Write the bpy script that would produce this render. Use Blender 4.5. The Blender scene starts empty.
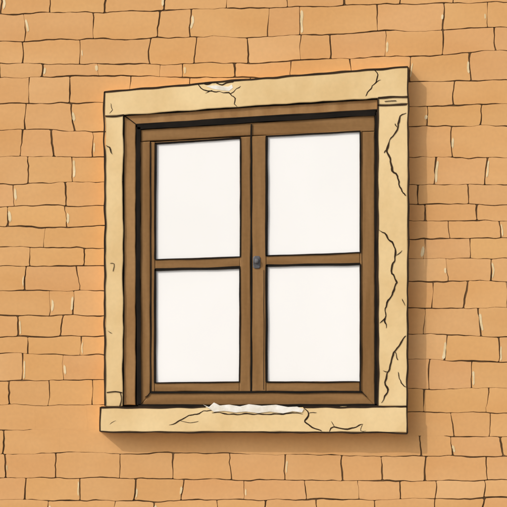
import bpy, math, random
from mathutils import Vector, noise
random.seed(7)
S=0.005; D=9.0; ZC=1.70
def P(px,py,y=0.0):
    k=(D+y)/D
    return ((px-253.5)*S*k, y, ZC+(253.5-py)*S*k)
def nz(a,b=0.0,c=0.0): return noise.noise(Vector((a,b,c)))

# ---------------- materials ----------------
def mat(name,c1,c2,scale=(3,3,3),rough=0.85,detail=4,bump=0.0,attr=False,fine=0.06,lo=0.35,hi=0.65):
    m=bpy.data.materials.new(name); m.use_nodes=True
    nt=m.node_tree; N=nt.nodes; L=nt.links
    b=N['Principled BSDF']; b.inputs['Roughness'].default_value=rough
    b.inputs['Specular IOR Level'].default_value=0.15
    tc=N.new('ShaderNodeTexCoord'); mp=N.new('ShaderNodeMapping'); mp.inputs['Scale'].default_value=scale
    L.new(tc.outputs['Object'],mp.inputs[0])
    n=N.new('ShaderNodeTexNoise'); n.inputs['Scale'].default_value=1; n.inputs['Detail'].default_value=detail
    L.new(mp.outputs[0],n.inputs[0])
    r=N.new('ShaderNodeValToRGB'); e=r.color_ramp.elements
    e[0].position=lo; e[0].color=(*c1,1); e[1].position=hi; e[1].color=(*c2,1)
    L.new(n.outputs[0],r.inputs[0])
    out=r.outputs[0]
    if fine:
        n2=N.new('ShaderNodeTexNoise'); n2.inputs['Scale'].default_value=55; n2.inputs['Detail'].default_value=3
        L.new(tc.outputs['Object'],n2.inputs[0])
        mr=N.new('ShaderNodeMapRange'); mr.inputs[1].default_value=0.3; mr.inputs[2].default_value=0.7
        mr.inputs[3].default_value=1-fine; mr.inputs[4].default_value=1+fine
        L.new(n2.outputs[0],mr.inputs[0])
        vm=N.new('ShaderNodeVectorMath'); vm.operation='SCALE'
        L.new(out,vm.inputs[0]); L.new(mr.outputs[0],vm.inputs['Scale']); out=vm.outputs[0]
    if attr:
        a=N.new('ShaderNodeAttribute'); a.attribute_name='tint'
        vm2=N.new('ShaderNodeVectorMath'); vm2.operation='MULTIPLY'
        L.new(out,vm2.inputs[0]); L.new(a.outputs['Color'],vm2.inputs[1]); out=vm2.outputs[0]
    L.new(out,b.inputs['Base Color'])
    if bump:
        bp=N.new('ShaderNodeBump'); bp.inputs['Strength'].default_value=bump; bp.inputs['Distance'].default_value=0.002
        L.new(n2.outputs[0],bp.inputs['Height']); L.new(bp.outputs[0],b.inputs['Normal'])
    return m
M_brick=mat('ochre_brick',(0.640,0.340,0.132),(0.680,0.382,0.160),(2.2,2.2,5),attr=True,bump=0.08,fine=0.028)
M_ink=mat('dark_joint',(0.020,0.012,0.007),(0.045,0.026,0.013),(8,8,8),fine=0)
M_black=mat('black_ink_shade',(0.006,0.005,0.004),(0.014,0.010,0.007),(8,8,8),fine=0)  # ink black for outlines and recess shade put in as dark geometry
M_mortar=mat('mortar_dark',(0.05,0.028,0.012),(0.16,0.09,0.04),(9,9,9),fine=0)
M_cream=mat('pale_mortar',(0.66,0.50,0.27),(0.78,0.64,0.40),(12,12,12))
M_stone=mat('cream_stone',(0.70,0.49,0.235),(0.80,0.605,0.325),(4,4,3),bump=0.10,fine=0.025)
M_wood=mat('brown_wood',(0.215,0.110,0.038),(0.285,0.155,0.060),(22,22,2.2),rough=0.6,bump=0.12,fine=0.05)
M_woodh=mat('brown_wood_rail',(0.215,0.110,0.038),(0.285,0.155,0.060),(2.2,22,22),rough=0.6,bump=0.12,fine=0.05)
M_lin=mat('light_wood_lining',(0.29,0.15,0.055),(0.36,0.20,0.08),(14,14,2),rough=0.65,bump=0.1)
M_white=mat('white_blind',(0.87,0.86,0.84),(0.90,0.89,0.875),(1.5,1.5,1.5),fine=0)
M_plaster=mat('white_plaster',(0.72,0.66,0.55),(0.86,0.83,0.77),(20,20,20),bump=0.2)
M_metal=mat('grey_metal',(0.06,0.06,0.065),(0.14,0.14,0.15),(30,30,30),rough=0.4)
M_ground=mat('grey_gravel',(0.24,0.23,0.22),(0.34,0.33,0.31),(0.8,0.8,0.8),bump=0.5)

def empty(name):
    o=bpy.data.objects.new(name,None); bpy.context.collection.objects.link(o); return o
def mesh(name,v,f,m,parent=None):
    me=bpy.data.meshes.new(name); me.from_pydata(v,[],f); me.materials.append(m); me.update()
    o=bpy.data.objects.new(name,me); bpy.context.collection.objects.link(o)
    if parent: o.parent=parent
    return o
def area(p): return sum(p[i][0]*p[(i+1)%len(p)][1]-p[(i+1)%len(p)][0]*p[i][1] for i in range(len(p)))/2
def inset(p,d):
    s=1 if area(p)>0 else -1; n=len(p); q=[]
    for i in range(n):
        a=p[i-1]; b=p[(i+1)%n]; tx=b[0]-a[0]; ty=b[1]-a[1]; l=math.hypot(tx,ty) or 1
        q.append((p[i][0]-ty/l*d*s, p[i][1]+tx/l*d*s))
    return q
def add_prism(V,F,p,yf,yb,bev=0.8,bd=0.002):
    if area(p)<0: p=p[::-1]
    n=len(p); b=len(V); q=inset(p,bev)
    V+= [P(x,z,yf) for x,z in q]+[P(x,z,yf+bd) for x,z in p]+[P(x,z,yb) for x,z in p]
    F.append(list(range(b+n-1,b-1,-1)) )
    for i in range(n):
        j=(i+1)%n
        F.append((b+i,b+j,b+n+j,b+n+i)); F.append((b+n+i,b+n+j,b+2*n+j,b+2*n+i))
    return 1+2*n
def wob(p,amp=0.5,step=6,fr=0.07,seed=0):
    out=[]
    n=len(p)
    for i in range(n):
        a=p[i]; b=p[(i+1)%n]; L=math.hypot(b[0]-a[0],b[1]-a[1]); k=max(1,int(L/step))
        nx=-(b[1]-a[1])/max(L,.01); ny=(b[0]-a[0])/max(L,.01)
        for t in range(k):
            u=t/k; w=amp*nz((a[0]+(b[0]-a[0])*u)*fr+seed,(a[1]+(b[1]-a[1])*u)*fr,seed*1.3)*(0 if t==0 else 2)
            out.append((a[0]+(b[0]-a[0])*u+nx*w,a[1]+(b[1]-a[1])*u+ny*w))
    return out
def prism(name,p,yf,yb,m,parent,amp=0.4,bev=0.8,bd=0.002,seed=0):
    V=[];F=[]; add_prism(V,F,wob(p,amp,seed=seed),yf,yb,bev,bd)
    o=mesh(name,V,F,m,parent); fixn(o); return o
def fixn(o):
    import bmesh
    bm=bmesh.new(); bm.from_mesh(o.data); bmesh.ops.recalc_face_normals(bm,faces=bm.faces); bm.to_mesh(o.data); bm.free()
def catmull(pts,step=2.0):
    out=[]
    n=len(pts)
    for i in range(n-1):
        p0=pts[max(i-1,0)];p1=pts[i];p2=pts[i+1];p3=pts[min(i+2,n-1)]
        k=max(2,int(math.hypot(p2[0]-p1[0],p2[1]-p1[1])/step))
        for t in range(k):
            u=t/k
            f=lambda a,b,c,d:0.5*((2*b)+(-a+c)*u+(2*a-5*b+4*c-d)*u*u+(-a+3*b-3*c+d)*u**3)
            out.append((f(p0[0],p1[0],p2[0],p3[0]),f(p0[1],p1[1],p2[1],p3[1])))
    out.append(pts[-1]); return out
def add_stroke(V,F,pts,w,y,th=0.0025,jit=0.5,taper=0.25,step=2.0,var=0.45,fr=0.12):
    c=catmull(pts,step)
    n=len(c); sd=random.random()*100
    c=[(x+jit*nz(x*fr+sd,z*fr,1),z+jit*nz(x*fr,z*fr+sd,5)) for x,z in c]
    L=[];R=[]
    for i in range(n):
        a=c[max(i-1,0)];b=c[min(i+1,n-1)];tx=b[0]-a[0];ty=b[1]-a[1];l=math.hypot(tx,ty) or 1
        u=i/(n-1); tp=min(1,taper+min(u,1-u)*8) if taper<1 else 1
        ww=w*0.5*tp*(1+var*nz(c[i][0]*fr+sd,c[i][1]*fr,9))
        L.append((c[i][0]-ty/l*ww,c[i][1]+tx/l*ww));R.append((c[i][0]+ty/l*ww,c[i][1]-tx/l*ww))
    b=len(V)
    V+=[P(x,z,y) for x,z in L]+[P(x,z,y) for x,z in R]+[P(x,z,y+th) for x,z in L]+[P(x,z,y+th) for x,z in R]
    for i in range(n-1):
        F.append((b+i,b+i+1,b+n+i+1,b+n+i))
        F.append((b+i,b+2*n+i,b+2*n+i+1,b+i+1)); F.append((b+n+i,b+n+i+1,b+3*n+i+1,b+3*n+i))
def strokes(name,lst,y,m,parent,**k):
    V=[];F=[]
    for pts,w in lst: add_stroke(V,F,pts,w,y,**k)
    return mesh(name,V,F,m,parent)

# ---------------- brick wall ----------------
XS=[0,100,250,408,507]
lines=[[14,12,8,4,2],[41,39,37,31,27],[63,65,63,56,51],[78,76,78,82,80],[104,103,104,106,104],[130,131,130,127,126],
[157,157,157,157,158],[184,182,184,184,185],[206,205,206,204,204],[227,226,226,221,220],[247,248,248,239,238],[266,266,264,259,258],
[291,291,290,282,281],[315,316,314,308,308],[337,336,336,334,337],[353,355,358,360,361],[381,380,384,389,388],[405,405,408,412,413],
[430,430,432,436,437],[454,453,454,456,457],[478,478,480,481,480],[500,501,500,499,498]]
joints={-1:[50,105,165,228,288,345,400,455],0:[24,94,158,190,268,300,378,443],1:[22,80,150,195,248,300,330,385,443,495],
2:[42,98,160,182,235,290,350,410,470],3:[30,70,130,190,250,310,360,455],4:[25,72,115,395,428,482],5:[22,53,92,395,452],6:[28,72,113,396,435,486],
7:[14,66,112,394,418,468],8:[8,65,113,395,424,478],9:[45,112,395,449,500],10:[30,84,113,396,425,470],11:[25,78,113,396,447,492],12:[50,73,112,396,432,466],
13:[18,62,113,396,424,480],14:[27,80,113,396,446,499],15:[22,64,113,394,430,472],16:[10,48,92,396,424,487],17:[35,88,396,453,490],18:[60,420,452],
19:[55,120,173,230,285,342,382,425,487],20:[25,80,135,183,245,305,358,400,435,485]}
nl=len(lines)
def linebase(i,x):
    if i<0: return linebase(0,x)+i*25
    if i>=nl: return linebase(nl-1,x)+(i-nl+1)*24.5
    v=lines[i]
    if x<=XS[0]: return v[0]+ (nz(x*.006,i*3.1)*6 if x<0 else 0)*min(1,-x/60)
    if x>=XS[-1]: return v[-1]+nz(x*.006,i*3.1)*6*min(1,(x-507)/60)
    for k in range(4):
        if x<=XS[k+1]:
            u=(x-XS[k])/(XS[k+1]-XS[k]); u=u*u*(3-2*u); return v[k]+(v[k+1]-v[k])*u
def ly(i,x): return linebase(i,x)+1.8*nz(x*.035,i*7.7)+0.9*nz(x*.11,i*5.3,2)
def muted(i,x):
    if i==18 and 30<x<445: return 0.0
    if i==17 and 0<x<100: return 0.3
    return 1.0
def hg(i,x):
    g=0.40+0.75*nz(x*.022,i*4.4,3)+0.35*nz(x*.11,i*9.1,4)
    return (max(0.10,min(g,.9))*muted(i,x))+0.008
def vj(r,xj,y): return xj+2.6*nz(y*.045,xj*.7,r*2.1)+0.8*nz(y*.2,xj*.7,r)+(y-ly(r,xj)-12)*0.16*nz(xj*.37,r*3.3,8)
def vg(r,xj,y):
    m=1.0
    if r in(17,18) and 20<xj<410: m=0.0
    return max(0.10,0.48+0.85*nz(xj*.9,r*1.7,y*.05))*m+0.008
V=[];F=[];tints=[]
slivers=[]
R0,R1=-22,nl+3
for r in range(R0,R1):
    js=list(joints.get(r,[]))
    if not js: 
        x=random.uniform(-10,30)
        while x<520: js.append(x); x+=random.uniform(38,66)
    x=js[0]-random.uniform(40,60); 
    while x>-560: js.insert(0,x); x-=random.uniform(38,66)
    x=js[-1]+random.uniform(40,60)
    while x<1070: js.append(x); x+=random.uniform(38,66)
    for a,b in zip(js[:-1],js[1:]):
        yc=(ly(r,a)+ly(r+1,b))/2
        if a>125 and b<378 and 125<yc<400: continue
        ra=0.2+1.0*min(1,vg(r,a,yc)); rb=0.2+1.0*min(1,vg(r,b,yc))
        if vg(r,a,yc)<.03: ra=0.04
        if vg(r,b,yc)<.03: rb=0.04
        p=[]
        yta,ytb=ly(r,a),ly(r,b); yba,ybb=ly(r+1,a),ly(r+1,b)
        xl=lambda y:vj(r,a,y)+vg(r,a,y); xr=lambda y:vj(r,b,y)-vg(r,b,y)
        x0=xl(yta)+ra;x1=xr(ytb)-rb;n=max(4,int((x1-x0)/3))
        p+=[(x0+(x1-x0)*t/n, ly(r,x0+(x1-x0)*t/n)+hg(r,x0+(x1-x0)*t/n)) for t in range(n+1)]
        y0=ytb+hg(r,b)+rb;y1=ybb-hg(r+1,b)-rb
        p+=[(xr(y0+(y1-y0)*t/6),y0+(y1-y0)*t/6) for t in range(7)]
        x0=xr(ybb)-rb;x1=xl(yba)+ra
        p+=[(x0+(x1-x0)*t/n, ly(r+1,x0+(x1-x0)*t/n)-hg(r+1,x0+(x1-x0)*t/n)) for t in range(n+1)]
        y0=yba-hg(r+1,a)-ra;y1=yta+hg(r,a)+ra
        p+=[(xl(y0+(y1-y0)*t/6),y0+(y1-y0)*t/6) for t in range(7)]
        t=random.uniform(0.975,1.02); tt=(t,t*random.uniform(.988,1.012),t*random.uniform(.96,1.05),1)
        if random.random()<0.06: tt=(1.04,1.09,1.18,1)
        mr_=r in (17,18) and b>20 and a<440
        if mr_: tt=(1,1,1,1)
        k=add_prism(V,F,p,0.0,0.014,0.012 if mr_ else 0.22,0.0002 if mr_ else 0.0006)
        tints+= [tt]*k
        if random.random()<0.42 and vg(r,a,yc)>.05:
            h=yba-yta; s0=random.uniform(.1,.45);s1=random.uniform(.6,.95); off=random.choice((-1.6,1.6,2.0))
            slivers.append(([(vj(r,a,yta+h*u)+off,yta+h*u) for u in (s0,(s0+s1)/2,s1)],random.uniform(1.2,2.8)))
wall=empty('brick_wall')
o=mesh('bricks',V,F,M_brick,wall)
ca=o.data.color_attributes.new('tint','FLOAT_COLOR','CORNER')
buf=[]
for poly,t in zip(o.data.polygons,tints): buf+=list(t)*poly.loop_total
ca.data.foreach_set('color',buf)
fixn(o)
bv=[P(-560,-560,.004),P(1080,-560,.004),P(1080,600,.004),P(-560,600,.004)]
bv+= [(x,0.30,z) for x,y,z in bv]
mesh('mortar',bv,[(0,3,2,1),(4,5,6,7),(0,1,5,4),(2,3,7,6),(1,2,6,5),(3,0,4,7)],M_mortar,wall)
strokes('pale_mortar_smears',slivers,-0.0012,M_cream,wall,jit=1.0,taper=0.1)

# ---------------- window ----------------
win=empty('window')
YS=-0.080
lintel=[(104,92),(250,79.5),(408,67),(408,96),(378,98),(250,106),(123,115),(105,116)]
prism('stone_lintel',lintel,YS,-0.002,M_stone,win,seed=1)
prism('stone_jamb_left',[(105,117),(123,116),(122.5,406),(105,406)],YS+.002,-0.002,M_stone,win,seed=2,amp=.6)
prism('stone_jamb_right',[(378,105.5),(408,104.5),(407,406),(378,406)],YS+.001,-0.002,M_stone,win,seed=3)
prism('stone_cap_right',[(378,99),(408,97),(408,103.5),(378,104.5)],YS+.003,-0.002,M_stone,win,seed=4)
prism('stone_sill',[(101,407.5),(407,407),(407,432.5),(100,431.5)],-0.088,-0.002,M_stone,win,seed=5,amp=.5)
prism('frame_backing',[(123,110),(379,98),(379,407),(122,407)],-0.040,-0.003,M_black,win,amp=0)
prism('lining_left',[(124,116),(135.5,124.5),(135.5,405),(123.5,405)],-0.062,-0.039,M_lin,win,seed=6,amp=.3)
prism('lining_top',[(124.5,115.5),(377.5,99.5),(377.5,109.5),(136,124.5)],-0.062,-0.039,M_lin,win,seed=7,amp=.3)
YF=-0.054
prism('frame_top',[(141,130),(374.5,115.5),(374.5,131),(251,135.5),(141,141.5)],YF,-0.039,M_woodh,win,seed=8,amp=.3)
prism('frame_left',[(140.5,142),(150,141.5),(150,393),(140.5,405)],YF,-0.039,M_wood,win,seed=9,amp=.3)
prism('frame_right',[(362,132),(374.5,131.5),(374.5,405),(362,393)],YF,-0.039,M_wood,win,seed=10,amp=.3)
prism('frame_bottom',[(150.5,393),(361.5,392.5),(374,404.5),(141,405)],YF,-0.039,M_woodh,win,seed=11,amp=.3)
YW=-0.058
prism('sash_left_outer_stile',[(150.3,142),(155,142),(154.5,391.5),(151,391.5)],YW,-0.039,M_wood,win,seed=12,amp=.2)
prism('sash_left_meeting_stile',[(240.5,137),(250.5,136.5),(250.5,391.5),(239.5,391.5)],YW,-0.039,M_wood,win,seed=13,amp=.3)
prism('sash_left_top_rail',[(155.3,142),(240.2,137),(240.2,138.5),(155.3,144)],YW+.001,-0.039,M_woodh,win,amp=.1,bev=.3)
prism('sash_left_bar',[(155.3,260),(240.2,257),(239.8,268),(155.3,269)],YW+.001,-0.039,M_woodh,win,seed=14,amp=.3)
prism('sash_left_bottom_rail',[(155,383),(239.3,382),(239.3,391.3),(155,391.3)],YW+.001,-0.039,M_woodh,win,seed=15,amp=.3)
prism('sash_right_meeting_stile',[(252,136.2),(266,135.5),(266,391.3),(252,391.3)],YW-.002,-0.039,M_wood,win,seed=16,amp=.3)
prism('sash_right_outer_stile',[(360,131),(361.8,131),(361.8,391.3),(360.2,391.3)],YW,-0.039,M_wood,win,seed=17,amp=.1,bev=.3)
prism('sash_right_top_rail',[(266.3,135),(359.8,130),(359.8,131.5),(266.3,136.5)],YW+.001,-0.039,M_woodh,win,amp=.1,bev=.3)
prism('sash_right_bar',[(266.3,256),(359.8,253),(359.8,263.5),(266.3,265.5)],YW+.001,-0.039,M_woodh,win,seed=18,amp=.3)
prism('sash_right_bottom_rail',[(266.3,382),(359.8,382),(359.8,391.3),(266.3,391.3)],YW+.001,-0.039,M_woodh,win,seed=19,amp=.3)
for nm,q in (('pane_1',[(156,144.5),(240,139),(240,256.5),(156,259.5)]),('pane_2',[(267.5,137),(359.8,131.8),(359.8,252.5),(267.5,255.5)]),
             ('pane_3',[(156,270.5),(239.5,268.5),(239.3,381.5),(156,382.5)]),('pane_4',[(267.5,266),(359.8,264),(359.8,381.5),(267.5,381.5)])):
    prism(nm,q,-0.0525,-0.041,M_white,win,amp=.15,bev=.3)
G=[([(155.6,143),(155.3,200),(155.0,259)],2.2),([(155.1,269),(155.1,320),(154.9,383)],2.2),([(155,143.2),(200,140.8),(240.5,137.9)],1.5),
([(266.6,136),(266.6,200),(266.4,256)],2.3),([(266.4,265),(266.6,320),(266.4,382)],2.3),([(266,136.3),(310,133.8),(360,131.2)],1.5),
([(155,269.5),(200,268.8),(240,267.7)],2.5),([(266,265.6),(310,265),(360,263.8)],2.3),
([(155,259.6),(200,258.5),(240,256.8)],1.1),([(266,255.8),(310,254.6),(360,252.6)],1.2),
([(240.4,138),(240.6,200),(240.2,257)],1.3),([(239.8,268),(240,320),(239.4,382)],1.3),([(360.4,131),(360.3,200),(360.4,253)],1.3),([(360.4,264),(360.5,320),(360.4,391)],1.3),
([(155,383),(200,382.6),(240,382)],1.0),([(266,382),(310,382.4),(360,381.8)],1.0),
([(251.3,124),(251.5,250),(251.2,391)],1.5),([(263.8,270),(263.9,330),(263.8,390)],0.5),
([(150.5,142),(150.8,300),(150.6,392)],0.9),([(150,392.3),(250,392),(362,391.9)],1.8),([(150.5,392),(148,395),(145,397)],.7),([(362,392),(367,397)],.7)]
strokes('glazing_ink_shade',G,-0.0612,M_black,win,jit=.5,th=.006,taper=.8,fr=.035,var=.3)  # dark strips drawn as ink outlines and recess shade around the panes
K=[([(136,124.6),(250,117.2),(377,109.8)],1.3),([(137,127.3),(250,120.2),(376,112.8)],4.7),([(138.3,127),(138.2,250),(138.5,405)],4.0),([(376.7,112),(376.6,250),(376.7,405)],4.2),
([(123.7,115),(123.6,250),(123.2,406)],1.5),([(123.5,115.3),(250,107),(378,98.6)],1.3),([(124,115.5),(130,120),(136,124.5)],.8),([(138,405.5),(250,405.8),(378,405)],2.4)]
strokes('frame_ink_shade',K,-0.0632,M_black,win,jit=.6,th=.009,taper=.9,fr=.03,var=.2)  # black bands standing in for shade in the reveal, plus ink outlines
O=[([(104,92),(150,88),(200,83.5),(250,79.5),(330,73),(408,67)],1.9),([(408,67),(408.4,200),(407.6,320),(407.2,433)],1.7),([(104.3,92),(104,120),(105,200),(104.6,300),(105,406)],1.7),
([(105,116),(115,116),(124,115)],1.3),([(378,98),(377.6,200),(378,300),(378,406)],1.6),([(378,98),(392,97),(408,96.6)],1.5),([(378,105),(392,105),(407,104)],1.5),
([(385,101.5),(396,100.5)],0.6),([(107,392),(115,391),(122,392.5)],1.0),([(120,392),(121,399),(119,406)],.9)]
strokes('stone_outline_joints',O,YS-.0015,M_ink,win,jit=.9,th=.004,taper=.9,fr=.06)
O2=[([(101,407.3),(160,407.5),(206,407.3)],1.8),([(303,407),(350,407),(407.5,406.5)],1.8),([(100.5,407),(100.2,432)],1.7),([(100,431.8),(200,432.3),(300,432.6),(407.5,433)],1.7),([(407,406.5),(407.4,433)],1.6)]
strokes('sill_outline_joints',O2,-0.0895,M_ink,win,jit=.9,th=.004,taper=.9,fr=.06)
C=[
([(196,84),(203,89),(212,91),(222,92),(230,94),(236,99),(234,104),(238,107)],1.1),([(203,84),(214,83),(228,84),(235,80)],1.0),([(230,94),(237,89),(240,85)],.8),([(212,91),(205,93)],.6),
([(373,70),(378,75),(374,84),(368,92),(364,96)],1.1),([(374,84),(381,80)],.7),
([(406,113),(400,117),(398,128),(392,138),(387,149),(390,160),(393,171),(398,176),(401,190),(404,193)],1.6),([(398,128),(394,123)],.8),([(387,149),(384,152)],1.0),([(401,190),(406,197)],1.1),
([(379,230),(386,236),(393,244),(396,256),(392,268),(396,283),(393,293),(387,303),(385,318),(386,328)],1.5),([(396,256),(401,250)],.7),([(385,318),(381,323)],.8),
([(406,336),(399,346),(394,352),(391,362),(388,372),(385,383),(387,392),(381,402)],1.5),([(394,352),(399,361)],.7),([(388,372),(383,370)],.9),([(398,372),(402,384),(407,387)],.9),
([(402,300),(405,306)],.7),([(105,145),(110,148),(112,154)],.9),([(110,262),(115,265),(113,271)],.6),([(108,330),(112,333)],.5),([(110,102),(112,110),(110,114)],.6)]
strokes('stone_cracks',C,YS-.001,M_ink,win,jit=2.2,th=.003,taper=.2,var=.8,fr=.16)
C2=[([(169,425),(180,421),(188,416),(197,414),(205,411),(214,410)],1.0),([(180,421),(190,423),(198,421)],.6),([(212,412.5),(224,413),(236,414.5),(250,413.5),(262,414.5),(275,414),(290,413.5),(303,414)],1.1),
([(304,408),(308,414),(305,422),(313,427),(322,431)],1.3),([(308,414),(317,412)],.7),([(329,432),(334,427),(345,429),(356,427),(363,424)],1.2),([(334,427),(331,421)],.7),([(363,424),(361,430),(366,431)],.7),([(110,424),(116,420)],.6)]
strokes('sill_cracks',C2,-0.089,M_ink,win,jit=1.4,th=.003,taper=.2,var=.7,fr=.16)
prism('sill_broken_plaster',[(203,404.5),(209,407),(214,402.5),(220,405.5),(229,404.6),(240,406.4),(249,404.2),(262,405.8),(276,404.8),(288,407),(297,406.6),(304,409),(302,412.5),(293,411.3),(283,413.5),(270,411.8),(258,413.2),(246,411.6),(236,412.6),(224,411),(214,412)],-0.0925,-0.086,M_plaster,win,amp=0,bev=.2)
prism('lintel_chip',[(206,86),(216,85.2),(228,86.6),(232,84.5),(233,88),(229,91),(222,90.5),(213,89)],YS-.0012,YS+.002,M_plaster,win,amp=0,bev=.2)
lt=empty('catch'); lt.parent=win
prism('catch_plate',[(253,257.5),(254.5,256),(259,256),(260.3,257.5),(260.3,267),(259,268.5),(254.5,268.5),(253,267)],-0.066,-0.058,M_metal,lt,amp=0,bev=.8)
bpy.ops.mesh.primitive_uv_sphere_add(segments=20,ring_count=12,radius=.013,location=P(256.6,260.8,-0.073)); k=bpy.context.object
k.name='catch_knob'; k.scale=(.95,.8,1.1); k.data.materials.append(M_metal); k.parent=lt; bpy.ops.object.shade_smooth()
# ---------------- ground ----------------
g=200
mesh('ground',[(-g,-g,0),(g,-g,0),(g,g,0),(-g,g,0)],[(0,1,2,3)],M_ground)
# ---------------- light ----------------
sd=Vector((-0.1,-0.085,0.1)).normalized()
w=bpy.data.worlds.new('World'); bpy.context.scene.world=w; w.use_nodes=True
nt=w.node_tree; bg=nt.nodes['Background']; sk=nt.nodes.new('ShaderNodeTexSky'); sk.sky_type='NISHITA'; sk.sun_disc=False
sk.sun_elevation=math.asin(sd.z); sk.sun_rotation=math.atan2(sd.x,sd.y)%(2*math.pi); sk.dust_density=4; sk.air_density=1
hs=nt.nodes.new('ShaderNodeHueSaturation'); hs.inputs['Saturation'].default_value=0.25
nt.links.new(sk.outputs[0],hs.inputs['Color']); nt.links.new(hs.outputs[0],bg.inputs[0]); bg.inputs[1].default_value=0.15
l=bpy.data.lights.new('sun','SUN'); l.energy=1.6; l.angle=math.radians(0.8); l.color=(1,.95,.87)
lo=bpy.data.objects.new('sun',l); bpy.context.collection.objects.link(lo); lo.rotation_euler=sd.to_track_quat('Z','Y').to_euler(); lo.location=(-4,-4,5)
cam=bpy.data.cameras.new('camera'); cam.sensor_width=36; cam.lens=36*D/(507*S); cam.clip_end=1000
co=bpy.data.objects.new('camera',cam); bpy.context.collection.objects.link(co); co.location=(0,-D,ZC); co.rotation_euler=(math.pi/2,0,0)
bpy.context.scene.camera=co
vs=bpy.context.scene.view_settings; vs.view_transform='Standard'; vs.look='None'; vs.exposure=0
